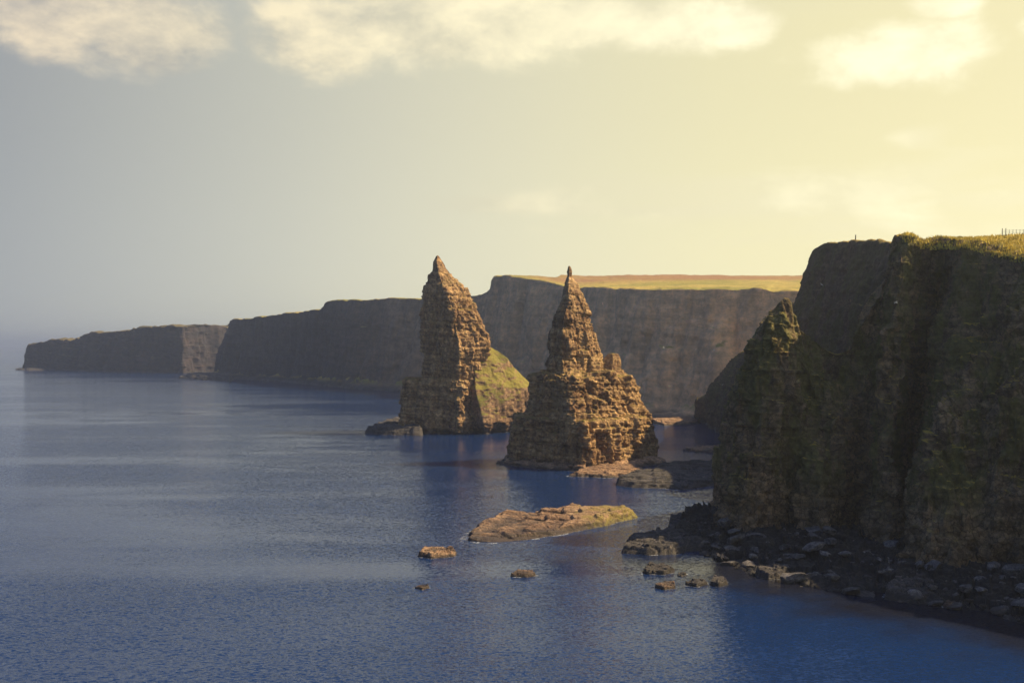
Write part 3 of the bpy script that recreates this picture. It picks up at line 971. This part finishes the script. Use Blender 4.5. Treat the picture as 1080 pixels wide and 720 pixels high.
amp = wind.step(0.38, 0.60, 0.3, 1.45)
a1, b1_ = slopes(0.09, 3, 0.5)
a2, b2_ = slopes(0.5, 5, 0.7, 0.3)
a3, b3_ = slopes(3.6, 3, 0.65)
sx_ = a1 * 0.05 + (a2 * 0.11 + a3 * 0.85) * amp
sy_ = b1_ * 0.10 + (b2_ * 0.17 + b3_ * 1.0) * amp
nm = nt.nodes.new('ShaderNodeVectorMath'); nm.operation = 'NORMALIZE'
nt.links.new(ncomb(nt, sx_, sy_, 1.0).s, nm.inputs[0])
nt.links.new(nm.outputs[0], b.inputs['Normal'])
kelp_shade = ((x - 42.0) * 0.75 + (y - 175.0) * 0.66 + (nnoise(nt, pos, 0.12, 4, 0.6) - 0.5) * 30.0).step(-24.0, -2.0) * y.step(185.0, 205.0, 1.0, 0.0)
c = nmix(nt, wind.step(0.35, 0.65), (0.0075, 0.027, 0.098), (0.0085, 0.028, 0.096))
c = nmix(nt, kelp_shade * 0.9, c, (0.011, 0.011, 0.016))  # kelp shallows, with the cliff's dark shade painted into the water colour
nt.links.new(c.s, b.inputs['Base Color'])
b.inputs['Roughness'].default_value = 0.11
b.inputs['IOR'].default_value = 1.333
b.inputs['Specular IOR Level'].default_value = 0.21
M_SEA = m
S_ = 30000.0
sea = mesh_obj('sea', [(-S_, -2000, 0), (S_, -2000, 0), (S_, S_, 0), (-S_, S_, 0)], [(0, 1, 2, 3)], M_SEA, None, False)
structure(sea, 'calm blue sea with wind streaks out to the horizon')

# the thin wash of foam where the swell touches rock
m, nt, b = new_mat('sea_foam')
geo = nt.nodes.new('ShaderNodeNewGeometry')
pos = S(nt, geo.outputs['Position'])
fo = nnoise(nt, pos, 0.55, 5, 0.7).step(0.47, 0.64) * nnoise(nt, pos, 3.0, 3, 0.7).step(0.35, 0.6)
b.inputs['Base Color'].default_value = (0.62, 0.66, 0.68, 1)
b.inputs['Roughness'].default_value = 0.7
nt.links.new((fo * 0.65).s, b.inputs['Alpha'])
V, Fc = [], []
for ring, wdt in FOAM + WASH:
    ring = np.asarray(ring)
    n = len(ring)
    tg = np.roll(ring, -1, 0) - np.roll(ring, 1, 0)
    nr = np.stack([tg[:, 1], -tg[:, 0]], 1)
    nr /= np.linalg.norm(nr, axis=1, keepdims=True) + 1e-9
    if ((ring - ring.mean(0)) * nr).sum() < 0:
        nr = -nr
    k = 0.5 + 0.9 * np.abs(fbm(np.c_[ring / 3.0, np.zeros(n)], 3, 77))
    i0 = len(V)
    a_, c_ = ring - nr * 0.3, ring + nr * (wdt * k)[:, None]
    V += [(p[0], p[1], 0.02) for p in a_] + [(p[0], p[1], 0.012) for p in c_]
    Fc += [(i0 + j, i0 + (j + 1) % n, i0 + n + (j + 1) % n, i0 + n + j) for j in range(n)]
foam = mesh_obj('sea_foam', V, Fc, m, None, True)
foam['kind'] = 'stuff'
foam['label'] = 'thin broken foam along the waterline of the rocks'

# ------------------------------------------------------------------ air
hz, nt, b = new_mat('haze_air')
nt.nodes.remove(b)
pv = nt.nodes.new('ShaderNodeVolumePrincipled')
pv.inputs['Color'].default_value = (0.80, 0.88, 1.0, 1)
pv.inputs['Density'].default_value = 0.00017
pv.inputs['Anisotropy'].default_value = 0.65
nt.links.new(pv.outputs[0], nt.nodes['Material Output'].inputs['Volume'])
x0, x1, y0, y1, z0, z1 = -31000, 31000, -2500, 31000, -56.0, 108.0
V = [(x, y, z) for z in (z0, z1) for y in (y0, y1) for x in (x0, x1)]
haze = mesh_obj('haze', V, [(0, 2, 3, 1), (4, 5, 7, 6), (0, 1, 5, 4), (2, 6, 7, 3), (0, 4, 6, 2), (1, 3, 7, 5)], hz, None, False)
haze['kind'] = 'stuff'

# ------------------------------------------------------------------ light
SUN_AZ, SUN_EL = rad(82), rad(45)                     # clockwise from the view axis (+Y)
sd = Vector((math.sin(SUN_AZ) * math.cos(SUN_EL), math.cos(SUN_AZ) * math.cos(SUN_EL), math.sin(SUN_EL)))
sun = bpy.data.lights.new('sun', 'SUN')
sun.energy = 5.0
sun.angle = rad(0.5)
sun.color = (1.0, 0.76, 0.43)
so = bpy.data.objects.new('sun', sun)
so.rotation_euler = (-sd).to_track_quat('-Z', 'Y').to_euler()
so.location = (200, 100, 300)
COL.objects.link(so)

wd = bpy.data.worlds.new('World')
SC.world = wd
wd.use_nodes = True
nt = wd.node_tree
bg = nt.nodes['Background']
bg.inputs['Strength'].default_value = 0.1
sky = nt.nodes.new('ShaderNodeTexSky')
sky.sky_type = 'NISHITA'
sky.sun_disc = False
sky.sun_elevation = SUN_EL
sky.sun_rotation = SUN_AZ
sky.dust_density = 2.0
tc = nt.nodes.new('ShaderNodeTexCoord')
d = S(nt, tc.outputs['Generated'])
dx, dy, dz = nsep(nt, d)
u = dx._m('ARCTAN2', dy)
v = dz._m('ARCSINE')
hl = (dx * dx + dy * dy).sqrt().max(0.05)
toward = ((dx * math.sin(SUN_AZ) + dy * math.cos(SUN_AZ)) / hl * 0.5 + 0.5).clamp()      # 0 away from the sun, 1 below it
K = 11.2
veil = nramp(nt, toward, [
    (0.0, (0.05, 0.08, 0.15)), (0.27, (0.12, 0.14, 0.18)), (0.36, (0.225, 0.235, 0.24)), (0.47, (0.36, 0.36, 0.305)), (0.57, (0.49, 0.465, 0.33)), (0.655, (0.54, 0.50, 0.305)), (0.78, (0.62, 0.56, 0.315)), (1.0, (0.58, 0.52, 0.33))], 'B_SPLINE')
vs = nt.nodes.new('ShaderNodeVectorMath'); vs.operation = 'SCALE'; vs.inputs['Scale'].default_value = K
low = v.step(rad(-1), rad(14), 1.14, 0.97)
lowv = nt.nodes.new('ShaderNodeVectorMath'); lowv.operation = 'SCALE'
nt.links.new(veil.s, lowv.inputs[0]); nt.links.new(low.s, lowv.inputs['Scale'])
nt.links.new(lowv.outputs[0], vs.inputs[0])
veilk = S(nt, vs.outputs[0])
# near the horizon the veil of moist air is thick; higher up the clear sky shows
skyc = nmix(nt, 0.75, S(nt, sky.outputs[0]), (0.30, 0.45, 0.80), 'MULTIPLY')
fveil = v.step(rad(15), rad(28), 0.97, 0.04)
base = nmix(nt, fveil, skyc, veilk)


def ell(px, py, rx, ry):
    cu = math.atan((px - PX0) / F)
    cv = math.atan((PY0 - py) / F * math.cos(cu))
    a, b_ = (u - cu) * (F / rx), (v - cv) * (F / ry)
    return 1.0 - (a * a + b_ * b_).sqrt()


groups = [ell(55, 8, 105, 56), ell(150, 34, 80, 54), ell(350, 38, 82, 46), ell(480, 28, 190, 48), ell(640, 22, 160, 38), ell(770, 26, 55, 22), ell(955, 50, 98, 44), ell(990, 0, 50, 30),
          ell(1150, 20, 70, 20)]
mx = groups[0]
for g in groups[1:]:
    mx = mx.max(g)
mx = mx.max(-1.2)
nv = ncomb(nt, u * 1.0, v * 1.7, 0.0)
n1 = nnoise(nt, nv, 7.5, 9, 0.6, 0.15)
dens = mx * 1.0 + (n1 - 0.5) * 2.0
cloud = dens.step(-0.08, 0.50)
# the side toward the sun is brighter, the base is greyer
nv2 = ncomb(nt, u * 1.0 + 0.022, v * 1.7 + 0.045, 0.0)
n2 = nnoise(nt, nv2, 7.5, 7, 0.6, 0.15)
lit = ((n1 - n2) * 3.6 + 0.42 + dens * 0.28).clamp()
wisp_e = ell(880, 212, 320, 40).max(ell(560, 216, 110, 16)).max(ell(965, 148, 30, 12)).max(-1.0)
wn = nnoise(nt, ncomb(nt, u * 5.0, v * 34.0, 2.0), 1.0, 6, 0.6, 0.6)
wisp = (wisp_e * 0.7 + (wn - 0.5) * 2.2).step(-0.15, 0.8) * 0.62
warm = nramp(nt, toward, [(0.0, (0.3, 0.28, 0.25)), (0.37, (0.56, 0.475, 0.345)), (0.47, (0.62, 0.545, 0.375)), (0.585, (0.68, 0.62, 0.42)), (0.78, (0.78, 0.745, 0.54)), (1.0, (0.95, 0.9, 0.7))])
cool = nramp(nt, toward, [(0.0, (0.2, 0.21, 0.23)), (0.37, (0.245, 0.24, 0.235)), (0.585, (0.50, 0.465, 0.33)), (0.78, (0.64, 0.59, 0.385)), (1.0, (0.8, 0.74, 0.5))])
cc = nmix(nt, lit, cool, warm)
vs2 = nt.nodes.new('ShaderNodeVectorMath'); vs2.operation = 'SCALE'; vs2.inputs['Scale'].default_value = K
nt.links.new(cc.s, vs2.inputs[0])
cck = S(nt, vs2.outputs[0])
fin = nmix(nt, wisp, base, cck)
fin = nmix(nt, cloud * n2.step(0.25, 0.55, 0.82, 1.0) * 0.95, fin, cck)
nt.links.new(fin.s, bg.inputs['Color'])
wd.cycles.sampling_method = 'MANUAL'
wd.cycles.sample_map_resolution = 512

# ------------------------------------------------------------------ camera and render
cam = bpy.data.cameras.new('camera')
cam.sensor_width = 36.0
cam.lens = 40.0
cam.shift_y = (PY0 - 360.0) / 1080.0
cam.clip_start = 1.0
cam.clip_end = 120000.0
co = bpy.data.objects.new('camera', cam)
co.location = (0, 0, CAMZ)
co.rotation_euler = (rad(90), 0, 0)
COL.objects.link(co)
SC.camera = co

SC.view_settings.view_transform = 'Standard'
SC.view_settings.look = 'None'
SC.view_settings.exposure = 0.56
SC.view_settings.gamma = 1.0
SC.view_settings.use_curve_mapping = False
cy = SC.cycles
cy.use_denoising = True
cy.max_bounces = 5
cy.diffuse_bounces = 2
cy.glossy_bounces = 2
cy.transmission_bounces = 2
cy.volume_bounces = 1
cy.transparent_max_bounces = 4
cy.use_adaptive_sampling = True
cy.adaptive_threshold = 0.015
cy.caustics_reflective = False
cy.caustics_refractive = False
